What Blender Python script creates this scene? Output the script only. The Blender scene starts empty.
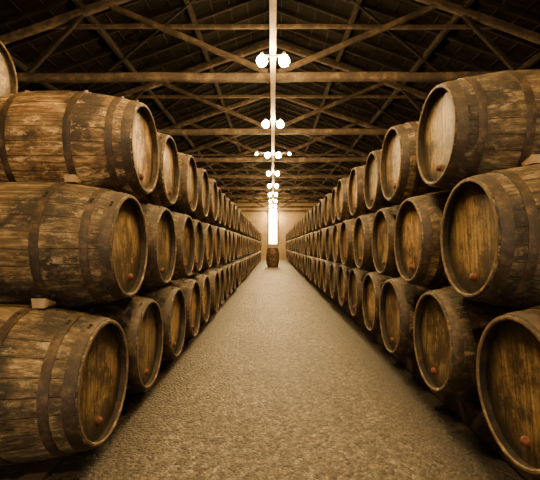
import bpy, math, random
from mathutils import Vector, Matrix
random.seed(7)
sc = bpy.context.scene
EYE = 1.27

# ------------------------------------------------------------ helpers
def link(ob):
    sc.collection.objects.link(ob); return ob
def mesh_obj(name, verts, faces, mats, midx=None, smooth=None):
    me = bpy.data.meshes.new(name)
    me.from_pydata(verts, [], faces)
    for m in mats: me.materials.append(m)
    if midx: me.polygons.foreach_set("material_index", midx)
    if smooth: me.polygons.foreach_set("use_smooth", smooth)
    me.update()
    return link(bpy.data.objects.new(name, me))
class B:
    """geometry collector"""
    def __init__(s): s.v=[]; s.f=[]; s.m=[]; s.s=[]
    def add(s, vs, fs, m=0, sm=False):
        o=len(s.v); s.v+=[tuple(v) for v in vs]
        for f in fs: s.f.append(tuple(i+o for i in f)); s.m.append(m); s.s.append(sm)
    def box(s, c, d, m=0):
        x,y,z=c; a,b,e=d[0]/2,d[1]/2,d[2]/2
        vs=[(x+i*a,y+j*b,z+k*e) for i in(-1,1) for j in(-1,1) for k in(-1,1)]
        s.add(vs,[(0,1,3,2),(4,6,7,5),(0,4,5,1),(2,3,7,6),(0,2,6,4),(1,5,7,3)],m)
    def beam(s, p, q, w, h, segs=6, jit=0.0, m=0, ch=0.18):
        """chamfered, slightly irregular timber between p and q"""
        p=Vector(p); q=Vector(q); d=(q-p); L=d.length; d.normalize()
        up=Vector((0,0,1))
        if abs(d.z)>0.95: up=Vector((0,1,0))
        sx=d.cross(up).normalized(); sy=sx.cross(d).normalized()
        c=min(w,h)*ch
        prof=[(-w/2+c,-h/2),(w/2-c,-h/2),(w/2,-h/2+c),(w/2,h/2-c),(w/2-c,h/2),(-w/2+c,h/2),(-w/2,h/2-c),(-w/2,-h/2+c)]
        vs=[]; fs=[]
        for i in range(segs+1):
            t=i/segs; o=p+d*(L*t)
            jx=random.uniform(-jit,jit) if 0<i<segs else 0; jy=random.uniform(-jit,jit) if 0<i<segs else 0
            sc_=1+random.uniform(-jit,jit)*2
            for a,b in prof: vs.append(o+sx*(a*sc_+jx)+sy*(b*sc_+jy))
        for i in range(segs):
            for k in range(8):
                a=i*8+k; b=i*8+(k+1)%8
                fs.append((a,b,b+8,a+8))
        fs.append(tuple(reversed(range(8)))); fs.append(tuple(range(segs*8,segs*8+8)))
        s.add(vs,fs,m)
    def rev(s, prof, n, axis='x', m=0, sm=True, o=(0,0,0)):
        """revolve list of (axial, radius)"""
        vs=[];fs=[]
        for (a,r) in prof:
            for k in range(n):
                t=2*math.pi*k/n; c,d=r*math.cos(t),r*math.sin(t)
                if axis=='x': vs.append((o[0]+a,o[1]+c,o[2]+d))
                else: vs.append((o[0]+c,o[1]+d,o[2]+a))
        for i in range(len(prof)-1):
            for k in range(n):
                k2=(k+1)%n
                fs.append((i*n+k,i*n+k2,(i+1)*n+k2,(i+1)*n+k))
        s.add(vs,fs,m,sm)
    def obj(s,name,mats): return mesh_obj(name,s.v,s.f,mats,s.m,s.s)

# ------------------------------------------------------------ materials
def mat(name):
    m=bpy.data.materials.new(name); m.use_nodes=True
    nt=m.node_tree; b=nt.nodes['Principled BSDF']
    return m,nt,b
class N:
    def __init__(s,nt): s.nt=nt
    def n(s,t,**k):
        x=s.nt.nodes.new(t)
        for a,b in k.items(): setattr(x,a,b)
        return x
    def l(s,a,b): s.nt.links.new(a,b)
    def math(s,op,a,b=None,c=None):
        x=s.n('ShaderNodeMath',operation=op)
        for i,v in enumerate((a,b,c)):
            if v is None: continue
            if isinstance(v,(int,float)): x.inputs[i].default_value=v
            else: s.l(v,x.inputs[i])
        return x.outputs[0]
    def mix(s,fac,a,b,bt='MIX'):
        x=s.n('ShaderNodeMix',data_type='RGBA',blend_type=bt)
        for i,v in ((0,fac),(6,a),(7,b)):
            if isinstance(v,(int,float)): x.inputs[i].default_value=v
            elif isinstance(v,tuple): x.inputs[i].default_value=(*v,1)
            else: s.l(v,x.inputs[i])
        return x.outputs[2]
    def noise(s,vec,scale,detail=4,rough=.6,sv=None):
        if sv:
            mp=s.n('ShaderNodeMapping'); mp.inputs['Scale'].default_value=sv; s.l(vec,mp.inputs[0]); vec=mp.outputs[0]
        x=s.n('ShaderNodeTexNoise'); x.inputs['Scale'].default_value=scale; x.inputs['Detail'].default_value=detail
        x.inputs['Roughness'].default_value=rough
        s.l(vec,x.inputs['Vector']); return x.outputs[0]
    def ramp(s,fac,stops):
        x=s.n('ShaderNodeValToRGB'); cr=x.color_ramp
        while len(cr.elements)<len(stops): cr.elements.new(.5)
        for e,(p,c) in zip(cr.elements,stops):
            e.position=p; e.color=(*c,1) if isinstance(c,tuple) else (c,c,c,1)
        s.l(fac,x.inputs[0]); return x.outputs[0]
    def bump(s,h,strength,dist,b):
        x=s.n('ShaderNodeBump'); x.inputs['Strength'].default_value=strength; x.inputs['Distance'].default_value=dist
        s.l(h,x.inputs['Height']); s.l(x.outputs[0],b.inputs['Normal'])

def obj_offset_coords(g):
    tc=g.n('ShaderNodeTexCoord'); oi=g.n('ShaderNodeObjectInfo')
    va=g.n('ShaderNodeVectorMath',operation='MULTIPLY_ADD')
    va.inputs[1].default_value=(1,1,1)
    g.l(tc.outputs['Object'],va.inputs[0])
    cb=g.n('ShaderNodeCombineXYZ'); r=g.math('MULTIPLY',oi.outputs['Random'],37.0)
    for i in range(3): g.l(r,cb.inputs[i])
    g.l(cb.outputs[0],va.inputs[2])
    return tc.outputs['Object'],va.outputs[0],oi

def stave_mat():
    m,nt,b=mat('weathered_oak_staves'); g=N(nt)
    raw,vec,oi=obj_offset_coords(g)
    sp=g.n('ShaderNodeSeparateXYZ'); g.l(raw,sp.inputs[0])
    ang=g.math('ARCTAN2',sp.outputs[2],sp.outputs[1])
    st=g.math('FLOOR',g.math('ADD',g.math('MULTIPLY',ang,26/(2*math.pi)),60))
    wn=g.n('ShaderNodeTexWhiteNoise',noise_dimensions='2D')
    cb=g.n('ShaderNodeCombineXYZ'); g.l(st,cb.inputs[0]); g.l(oi.outputs['Random'],cb.inputs[1]); g.l(cb.outputs[0],wn.inputs['Vector'])
    streak=g.noise(vec,3.0,6,.7,(1.0,14,14))
    fine=g.noise(vec,9,5,.75,(1.2,16,16))
    blot=g.noise(vec,2.8,6,.7)
    base=g.ramp(streak,[(.3,(.030,.0175,.0075)),(.5,(.125,.080,.035)),(.7,(.40,.29,.15))])
    base=g.mix(.75,base,g.ramp(wn.outputs[0],[(0,.45),(1,1.25)]),'MULTIPLY')
    base=g.mix(.9,base,g.ramp(fine,[(.32,.3),(.62,1.25)]),'MULTIPLY')
    # dark wine stains
    base=g.mix(g.ramp(blot,[(.44,.93),(.58,0.0)]),base,(.010,.006,.004))
    # pale worn parts
    pale=g.noise(vec,4.5,7,.78,(1.4,3,3))
    base=g.mix(g.ramp(pale,[(.55,0.0),(.66,.55)]),base,(.50,.38,.22))
    # seams
    fr=g.math('FRACT',g.math('ADD',g.math('MULTIPLY',ang,26/(2*math.pi)),60))
    d=g.math('ABSOLUTE',g.math('SUBTRACT',fr,.5))
    seam=g.ramp(d,[(.455,1.0),(.49,.3)])
    base=g.mix(1,base,seam,'MULTIPLY')
    base=g.mix(1,base,oi.outputs['Color'],'MULTIPLY')
    g.l(base,b.inputs['Base Color']); b.inputs['Roughness'].default_value=.6
    h=g.math('ADD',g.math('MULTIPLY',fine,.8),g.math('MULTIPLY',seam,.6))
    g.bump(h,.85,.008,b)
    return m
def head_mat():
    m,nt,b=mat('oak_barrel_head'); g=N(nt)
    raw,vec,oi=obj_offset_coords(g)
    sp=g.n('ShaderNodeSeparateXYZ'); g.l(raw,sp.inputs[0])
    pl=g.math('ADD',g.math('MULTIPLY',sp.outputs[1],9.0),20.5)
    wn=g.n('ShaderNodeTexWhiteNoise',noise_dimensions='2D')
    cb=g.n('ShaderNodeCombineXYZ'); g.l(g.math('FLOOR',pl),cb.inputs[0]); g.l(oi.outputs['Random'],cb.inputs[1]); g.l(cb.outputs[0],wn.inputs['Vector'])
    streak=g.noise(vec,3,6,.7,(9,14,1.1))
    blot=g.noise(vec,3.6,7,.78)
    base=g.ramp(streak,[(.28,(.085,.047,.016)),(.5,(.28,.18,.072)),(.74,(.64,.46,.225))])
    base=g.mix(.7,base,g.ramp(wn.outputs[0],[(0,.6),(1,1.25)]),'MULTIPLY')
    base=g.mix(g.ramp(blot,[(.44,.92),(.57,0.0)]),base,(.028,.015,.007))
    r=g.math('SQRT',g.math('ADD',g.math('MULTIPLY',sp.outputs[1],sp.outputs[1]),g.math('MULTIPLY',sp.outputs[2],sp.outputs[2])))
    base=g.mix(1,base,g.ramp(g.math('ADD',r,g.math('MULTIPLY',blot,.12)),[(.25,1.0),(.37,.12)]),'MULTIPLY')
    d=g.math('ABSOLUTE',g.math('SUBTRACT',g.math('FRACT',pl),.5))
    seam=g.ramp(d,[(.46,1.0),(.49,.3)])
    base=g.mix(1,base,seam,'MULTIPLY')
    base=g.mix(1,base,oi.outputs['Color'],'MULTIPLY')
    g.l(base,b.inputs['Base Color']); b.inputs['Roughness'].default_value=.55
    g.bump(g.math('ADD',g.math('MULTIPLY',streak,.5),seam),.6,.005,b)
    return m
def hoop_mat():
    m,nt,b=mat('rusty_iron_hoop'); g=N(nt)
    raw,vec,oi=obj_offset_coords(g)
    n=g.noise(vec,9,7,.78)
    base=g.ramp(n,[(.3,(.010,.006,.004)),(.5,(.034,.021,.011)),(.7,(.13,.08,.038))])
    g.l(base,b.inputs['Base Color']); b.inputs['Roughness'].default_value=.62; b.inputs['Metallic'].default_value=.1
    g.bump(n,.5,.004,b); return m
def simple(name,stops,scale=5,sv=None,rough=.8,bs=.4,bd=.01,coord='Object',detail=6):
    m,nt,b=mat(name); g=N(nt); tc=g.n('ShaderNodeTexCoord')
    n=g.noise(tc.outputs[coord],scale,detail,.7,sv)
    g.l(g.ramp(n,stops),b.inputs['Base Color']); b.inputs['Roughness'].default_value=rough
    g.bump(n,bs,bd,b); return m

M_stave=stave_mat(); M_head=head_mat(); M_hoop=hoop_mat()
M_cork=simple('red_wax_bung',[(.3,(.07,.018,.009)),(.7,(.14,.042,.02))],20)
M_chime=simple('worn_chime_wood',[(.3,(.03,.018,.009)),(.55,(.11,.07,.034)),(.8,(.42,.31,.17))],9)
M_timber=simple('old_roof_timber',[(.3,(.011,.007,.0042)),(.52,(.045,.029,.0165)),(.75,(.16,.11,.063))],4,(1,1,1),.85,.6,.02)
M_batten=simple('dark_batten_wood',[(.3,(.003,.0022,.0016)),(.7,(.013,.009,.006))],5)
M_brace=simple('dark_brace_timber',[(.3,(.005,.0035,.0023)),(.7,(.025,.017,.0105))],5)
for mm in(M_batten,M_brace): mm.node_tree.nodes['Principled BSDF'].inputs['Specular IOR Level'].default_value=.2
M_chock=simple('pale_chock_wood',[(.3,(.2,.13,.065)),(.7,(.4,.29,.17))],12)
M_rail=simple('dark_rail_wood',[(.3,(.012,.008,.005)),(.7,(.05,.032,.018))],6)
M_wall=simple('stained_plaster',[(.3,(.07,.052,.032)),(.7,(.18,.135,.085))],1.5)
M_wallf=simple('glow_toned_gable',[(.3,(.20,.145,.08)),(.7,(.42,.31,.18))],1.5)  # far wall colour lightened to put the far-end glow into it
M_pipe=simple('ochre_painted_beam',[(.3,(.42,.31,.16)),(.7,(.66,.51,.29))],6)
M_metal=simple('dark_socket_metal',[(.3,(.03,.025,.02)),(.7,(.08,.06,.05))],9,rough=.45)
M_stone=simple('pebble_stone',[(.3,(.08,.064,.046)),(.7,(.25,.20,.15))],2)
def roof_mat():
    m,nt,b=mat('dark_roof_boards'); g=N(nt); tc=g.n('ShaderNodeTexCoord')
    n=g.noise(tc.outputs['Object'],2.5,6,.7,(1,6,1))
    sp=g.n('ShaderNodeSeparateXYZ'); g.l(tc.outputs['Object'],sp.inputs[0])
    fr=g.math('FRACT',g.math('MULTIPLY',sp.outputs[1],5.0))
    seam=g.ramp(fr,[(.02,.15),(.08,1.0)])
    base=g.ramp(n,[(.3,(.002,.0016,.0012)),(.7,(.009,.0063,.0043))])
    g.l(g.mix(1,base,seam,'MULTIPLY'),b.inputs['Base Color']); b.inputs['Roughness'].default_value=.9
    b.inputs['Specular IOR Level'].default_value=.12
    g.bump(seam,.5,.01,b); return m
M_roof=roof_mat()
def floor_mat():
    m,nt,b=mat('packed_gravel'); g=N(nt); tc=g.n('ShaderNodeTexCoord'); v=tc.outputs['Object']
    vo=g.n('ShaderNodeTexVoronoi'); vo.inputs['Scale'].default_value=42; g.l(v,vo.inputs['Vector'])
    vo2=g.n('ShaderNodeTexVoronoi'); vo2.inputs['Scale'].default_value=95; g.l(v,vo2.inputs['Vector'])
    big=g.noise(v,1.1,5,.6); mid=g.noise(v,16,6,.8)
    base=g.ramp(mid,[(.3,(.060,.048,.036)),(.5,(.19,.156,.116)),(.72,(.50,.43,.33))])
    base=g.mix(.85,base,g.ramp(vo.outputs['Color'],[(.1,.2),(.9,1.65)]),'MULTIPLY')
    base=g.mix(.6,base,g.ramp(vo2.outputs['Distance'],[(.1,1.3),(.7,.3)]),'MULTIPLY')
    base=g.mix(.7,base,g.ramp(big,[(.3,.55),(.65,1.15)]),'MULTIPLY')
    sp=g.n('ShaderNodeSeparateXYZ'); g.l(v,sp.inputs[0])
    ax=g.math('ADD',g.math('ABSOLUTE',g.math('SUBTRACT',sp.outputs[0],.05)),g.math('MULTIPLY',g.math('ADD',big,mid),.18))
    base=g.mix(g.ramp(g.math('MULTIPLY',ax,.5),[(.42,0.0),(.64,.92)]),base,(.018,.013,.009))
    g.l(base,b.inputs['Base Color']); b.inputs['Roughness'].default_value=.55
    h=g.math('ADD',g.math('MULTIPLY',vo.outputs['Distance'],-.6),mid)
    g.bump(h,1.0,.035,b); return m
M_floor=floor_mat()
def emit(name,col,st):
    m,nt,b=mat(name); b.inputs['Base Color'].default_value=(*col,1)
    b.inputs['Emission Color'].default_value=(*col,1); b.inputs['Emission Strength'].default_value=st; return m
M_bulb=emit('glowing_bulb',(1,.65,.26),1180)
M_glass=emit('lit_window_glass',(1,.72,.34),26)

# ------------------------------------------------------------ barrel mesh
L=1.35; RB=.455; RH=.358
def rad(x): return RH+(RB-RH)*(1-(2*abs(x)/L)**2.0)
def build_barrel_mesh():
    b=B(); NS=26; K=4; n=NS*K
    xs=[-L/2+L*i/28 for i in range(29)]
    vs=[];fs=[]
    for x in xs:
        for k in range(n):
            t=2*math.pi*k/n
            r=rad(x)-(.004 if k%K==0 else 0)
            vs.append((x,r*math.cos(t),r*math.sin(t)))
    for i in range(28):
        for k in range(n):
            k2=(k+1)%n; fs.append((i*n+k,i*n+k2,(i+1)*n+k2,(i+1)*n+k))
    b.add(vs,fs,0,True)
    for s in(-1,1):
        e=s*L/2; ih=s*(L/2-.045)
        b.rev([(e,RH),(e+s*.002,RH-.005),(e+s*.002,RH-.016),(e-s*.006,RH-.022)],n,m=4,sm=False)
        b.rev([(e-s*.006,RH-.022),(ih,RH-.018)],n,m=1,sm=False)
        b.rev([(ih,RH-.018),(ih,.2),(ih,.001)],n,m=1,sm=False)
        for hx,w,th in((.632,.062,.004),(.515,.05,.004),(.235,.055,.004)):
            x0=s*(hx-w/2); x1=s*(hx+w/2)
            b.rev([(x0,rad(x0)-.004),(x0,rad(x0)+th),((x0+x1)/2,rad((x0+x1)/2)+th+.001),(x1,rad(x1)+th),(x1,rad(x1)-.004)],72,m=2,sm=False)
            for a in(.0,.07):
                t=2.0+a; rr=rad(hx*s)+th+.003
                b.box((s*hx,rr*math.cos(t),rr*math.sin(t)),(.014,.014,.014),2)
    f=L/2-.045
    b.rev([(f,.025),(f+.018,.023),(f+.025,.016),(f+.027,.001)],16,m=3,o=(0,.0,-.235))
    me_ob=b.obj('barrel_proto',[M_stave,M_head,M_hoop,M_cork,M_chime])
    me=me_ob.data; bpy.data.objects.remove(me_ob); me.name='wine_barrel_mesh'
    return me
BM=build_barrel_mesh()
def barrel(side,X,y,z,s=1.0,tint=None,xr=None):
    """X = distance of head plane from the aisle axis; z relative to the floor"""
    ob=bpy.data.objects.new('wine_barrel',BM); link(ob)
    ob.location=(side*(X+L*s/2),y,z)
    ob.rotation_euler=(xr if xr is not None else random.uniform(-.3,.3),0,0 if side<0 else math.pi)
    ob.scale=(s,s,s)
    t=tint if tint else random.uniform(.7,1.7)
    w=random.uniform(-.04,.09)
    ob.color=(t*(1+w),t,t*(1-w),1)
    return ob
YEND=35
def jit(a): return random.uniform(-a,a)
for (y0,X,z,s,tints) in ((2.41,1.0,-.81,1.0,[1.05,.8,1.0]),(2.84,1.0,0.0,.995,[1.15,.9,.8]),(3.27,1.03,.79,.985,[1.75,1.7,1.2])):
    i=0; y=y0
    while y<YEND:
        barrel(-1,X+(jit(.03) if i else 0),y+(jit(.004) if i else 0),EYE+z,s*(1-random.random()*.012 if i else 1),tints[i] if i<3 else None)
        i+=1; y+=.92
for (y0,X,z,s,tints) in ((1.83,1.10,-.66,.94,[.7,.8,.9]),(2.29,1.10,.045,.945,[.85,1.1,.8]),(2.79,1.12,.765,.94,[.9,1.1,.9])):
    i=0; y=y0
    while y<YEND:
        barrel(1,X+(jit(.03) if i else 0),y+(jit(.004) if i else 0),EYE+z,s*(1-random.random()*.012 if i else 1),tints[i] if i<3 else None)
        i+=1; y+=.96
for k in range(9):
    for (y0,z) in ((2.41,-.81),(2.87,0.0),(3.33,.79)):
        barrel(-1,2.47,y0+k*.92,EYE+z,.985)
    for (y0,z) in ((1.83,-.66),(2.29,.045),(2.79,.765)):
        barrel(1,2.47,y0+k*.96,EYE+z,.94)
barrel(-1,2.47,3.55,EYE+1.545,.9,1.8)

# upright barrel at end of the aisle
ub=bpy.data.objects.new('wine_barrel',BM); link(ub)
ub.location=(-.02,24,L*.86/2+.002); ub.rotation_euler=(0,-math.pi/2,0); ub.scale=(.86,.86,.86); ub.color=(1.1,.9,.7,1)

def chock(side,X,y,z,s=1):
    b=B(); w,h,d=.075*s,.06*s,.12*s
    vs=[(-w/2,-d/2,0),(w/2,-d/2,0),(w/2,d/2,0),(-w/2,d/2,0),(-w*.62,-d/2,h),(w*.62,-d/2,h),(w*.62,d/2,h*.35),(-w*.62,d/2,h*.35)]
    b.add(vs,[(3,2,1,0),(4,5,6,7),(0,1,5,4),(1,2,6,5),(2,3,7,6),(3,0,4,7)])
    o=b.obj('wooden_chock',[M_chock]); o.location=(side*X,y,z); return o
for k in range(5):
    chock(-1,1.38,2.41+.92*k,EYE-.81+.444,.95)
    chock(-1,1.42,2.84+.92*k,EYE+.448,.85)
    chock(1,1.45,1.83+.96*k,EYE-.66+.42,.85)
    chock(1,1.50,2.31+.96*k,EYE+.045+.425,.8)

def rail(side,X,top,y0):
    b=B(); b.beam((side*X,y0,top/2),(side*X,36,top/2),.12,top,40,.002); b.obj('barrel_rail',[M_rail])
def rtop(cz,X,Xh,s): return EYE+cz-(rad((X-(Xh+L*s/2)))+.006)*s-.004
rail(-1,1.30,rtop(-.81,1.30,1.0,1.0),1.9); rail(-1,2.05,rtop(-.81,2.05,1.0,1.0),1.9)
rail(1,1.42,rtop(-.66,1.42,1.10,.94),1.3); rail(1,2.1,rtop(-.66,2.1,1.10,.94),1.3)
rail(-1,2.75,rtop(-.81,2.75,2.47,.985),1.9); rail(-1,3.55,rtop(-.81,3.55,2.47,.985),1.9)
rail(1,2.75,rtop(-.66,2.75,2.47,.94),1.3); rail(1,3.45,rtop(-.66,3.45,2.47,.94),1.3)

# ------------------------------------------------------------ room shell
HW=6.8; Y0=-7; Y1=37.5
EAVE=EYE+3.0; RIDGE=EYE+5.45
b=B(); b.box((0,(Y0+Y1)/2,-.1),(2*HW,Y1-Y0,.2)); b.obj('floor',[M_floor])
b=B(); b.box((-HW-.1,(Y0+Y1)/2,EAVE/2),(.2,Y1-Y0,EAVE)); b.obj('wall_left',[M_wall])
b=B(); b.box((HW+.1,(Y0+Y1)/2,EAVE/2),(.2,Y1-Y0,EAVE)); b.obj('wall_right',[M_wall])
def gable(name,y,t,mt):
    b=B(); pts=[(-HW,0),(HW,0),(HW,EAVE),(0,RIDGE),(-HW,EAVE)]
    vs=[(x,y,z) for x,z in pts]+[(x,y+t,z) for x,z in pts]
    b.add(vs,[(0,1,2,3,4),(9,8,7,6,5)]+[(i,5+i,5+(i+1)%5,(i+1)%5) for i in range(5)]); b.obj(name,[mt])
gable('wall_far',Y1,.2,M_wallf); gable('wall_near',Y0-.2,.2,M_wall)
b=B()
for s in(-1,1):
    vs=[(0,Y0,RIDGE+.22),(0,Y1,RIDGE+.22),(s*(HW+.2),Y1,EAVE+.15),(s*(HW+.2),Y0,EAVE+.15)]
    vs+=[(x,y,z+.06) for x,y,z in vs]
    b.add(vs,[(0,1,2,3),(7,6,5,4),(0,3,7,4),(1,5,6,2),(2,6,7,3)])
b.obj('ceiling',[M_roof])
def rz(x): return RIDGE-(RIDGE-EAVE)*abs(x)/HW
b=B()
yy=Y0+.3
while yy<Y1:
    for s in(-1,1): b.beam((0,yy,RIDGE+.15),(s*HW,yy,EAVE+.1),.06,.09,2,0)
    yy+=.62
for k in range(18):
    x=.2+k*.38
    for s in(-1,1): b.beam((s*x,Y0,rz(x)+.205),(s*x,Y1,rz(x)+.205),.035,.03,2,0)
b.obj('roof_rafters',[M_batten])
b=B()
for x in(0,1.7,3.4,5.1):
    for s in((-1,1) if x else (1,)):
        b.beam((s*x,Y0,rz(x)+.03),(s*x,Y1,rz(x)+.03),.11,.12,24,.008)
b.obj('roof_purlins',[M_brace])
def truss(y):
    b=B(); H=EYE+3.0
    b.beam((-HW+.05,y,H),(HW-.05,y,H+.02),.14,.14,20,.014)
    for s in(-1,1):
        b.beam((0,y,RIDGE-.1),(s*(HW-.1),y,EAVE+.02),.12,.13,10,.01)
        b.beam((s*.1,y+.0,H+.1),(s*2.9,y,rz(2.9)-.12),.09,.09,6,.008)
        b.beam((s*4.4,y,H+.05),(s*3.4,y,rz(3.4)-.1),.08,.08,4,.006,m=1)
    b.beam((0,y,H+.05),(0,y,RIDGE-.1),.11,.11,5,.006)
    hc=EYE+3.98; xc=(RIDGE-hc)/(RIDGE-EAVE)*HW
    b.beam((-xc,y+.12,hc),(xc,y+.12,hc),.07,.07,10,.008)
    b.obj('roof_truss',[M_timber,M_brace])
y=7.14-3.4*4
while y<Y1-1:
    truss(y); y+=3.4
b=B(); y=7.14-3.4*4
while y<Y1-4:
    for s in(-1,1):
        b.beam((s*.3,y,rz(.3)-.02),(s*5.9,y+3.4,rz(5.9)-.02),.06,.06,6,.006)
    y+=3.4
b.obj('roof_braces',[M_brace])

# lamp line
b=B(); b.beam((0,Y0,EYE+2.865),(0,Y1,EYE+2.865),.085,.05,40,.0)
b.obj('lamp_carrier_beam',[M_pipe])
def bulb_globe(b,x,r=.085,z=0):
    pr=[]
    for i in range(9):
        t=math.pi*i/8; pr.append((z-.075+r*math.cos(t), max(.001,r*.96*math.sin(t))))
    b.rev(pr,14,axis='z',o=(x,0,.0))
def lamp(y,wide=False):
    e=bpy.data.objects.new('ceiling_lamp',None); link(e); e.location=(0,y,EYE+2.83)
    b=B(); hw_=.5 if wide else .17
    b.beam((-hw_,0,.0),(hw_,0,.0),.03,.03,1,0)
    for x in ((-.165,.165,-.5,.5) if wide else (-.165,.165)):
        b.rev([(.0,.022),(-.02,.028),(-.05,.028),(-.05,.001)],16,axis='z',o=(x,0,.055))
    a=b.obj('lamp_arm',[M_metal]); a.parent=e
    b=B()
    for s in(-1,1): bulb_globe(b,s*.165)
    if wide:
        for s in(-1,1): bulb_globe(b,s*.5,.04,.04)
    g=b.obj('bulbs',[M_bulb]); g.parent=e
y=5.95-3.1*4; k=0
while y<Y1-.5:
    if k!=1: lamp(y,k==6)
    y+=3.1; k+=1

# far window
b=B(); b.box((0,Y1-.03,EYE+2.0),(.75,.04,3.6),0)
o=b.obj('window_1',[M_glass,M_timber])
b=B()
for x in(-.42,.42): b.box((x,Y1-.05,EYE+2.0),(.09,.1,3.8))
b.box((0,Y1-.05,EYE+3.85),(.93,.1,.09)); b.box((0,Y1-.05,EYE+.15),(.93,.1,.09)); b.box((0,Y1-.06,EYE+2.2),(.75,.05,.04))
b.obj('trim_1',[M_timber])

# added fill light behind the camera, with a made-up door frame around it
b=B(); b.box((-2.1,Y0+.06,1.6),(.2,.1,3.2)); b.box((2.1,Y0+.06,1.6),(.2,.1,3.2)); b.box((0,Y0+.06,3.3),(4.4,.1,.2))
b.obj('added_door_frame',[M_timber])  # unseen frame, added only to surround the fill light
al=bpy.data.lights.new('added_rear_fill','AREA'); al.shape='RECTANGLE'; al.size=4; al.size_y=3; al.energy=240; al.color=(1,.9,.74)
ao=bpy.data.objects.new('added_rear_fill',al); link(ao); ao.location=(0,Y0+.12,1.65); ao.rotation_euler=(math.pi/2,0,0)

# pebbles
b=B()
for i in range(3800):
    y=1.9+(random.random()**1.8)*9; x=random.uniform(-.98,1.02); r=random.uniform(.004,.009)
    vs=[(x+r*random.uniform(.7,1.3)*math.cos(t),y+r*random.uniform(.7,1.3)*math.sin(t),0) for t in(0,1.26,2.51,3.77,5.03)]
    vs.append((x+jit(r*.3),y+jit(r*.3),r*.8))
    b.add(vs,[(k,(k+1)%5,5) for k in range(5)])
b.obj('gravel',[M_stone])

# ------------------------------------------------------------ world, camera
w=bpy.data.worlds.new('World'); sc.world=w; w.use_nodes=True
nt=w.node_tree
nt.nodes['Background'].inputs[0].default_value=(1,.7,.4,1); nt.nodes['Background'].inputs[1].default_value=.05
cam=bpy.data.cameras.new('camera'); co=bpy.data.objects.new('camera',cam); link(co)
co.location=(0,0,EYE); co.rotation_euler=(math.pi/2,0,0)
cam.sensor_width=36; cam.lens=400/540*36; cam.shift_x=-3/540; cam.shift_y=6/540; cam.clip_start=.05
sc.camera=co
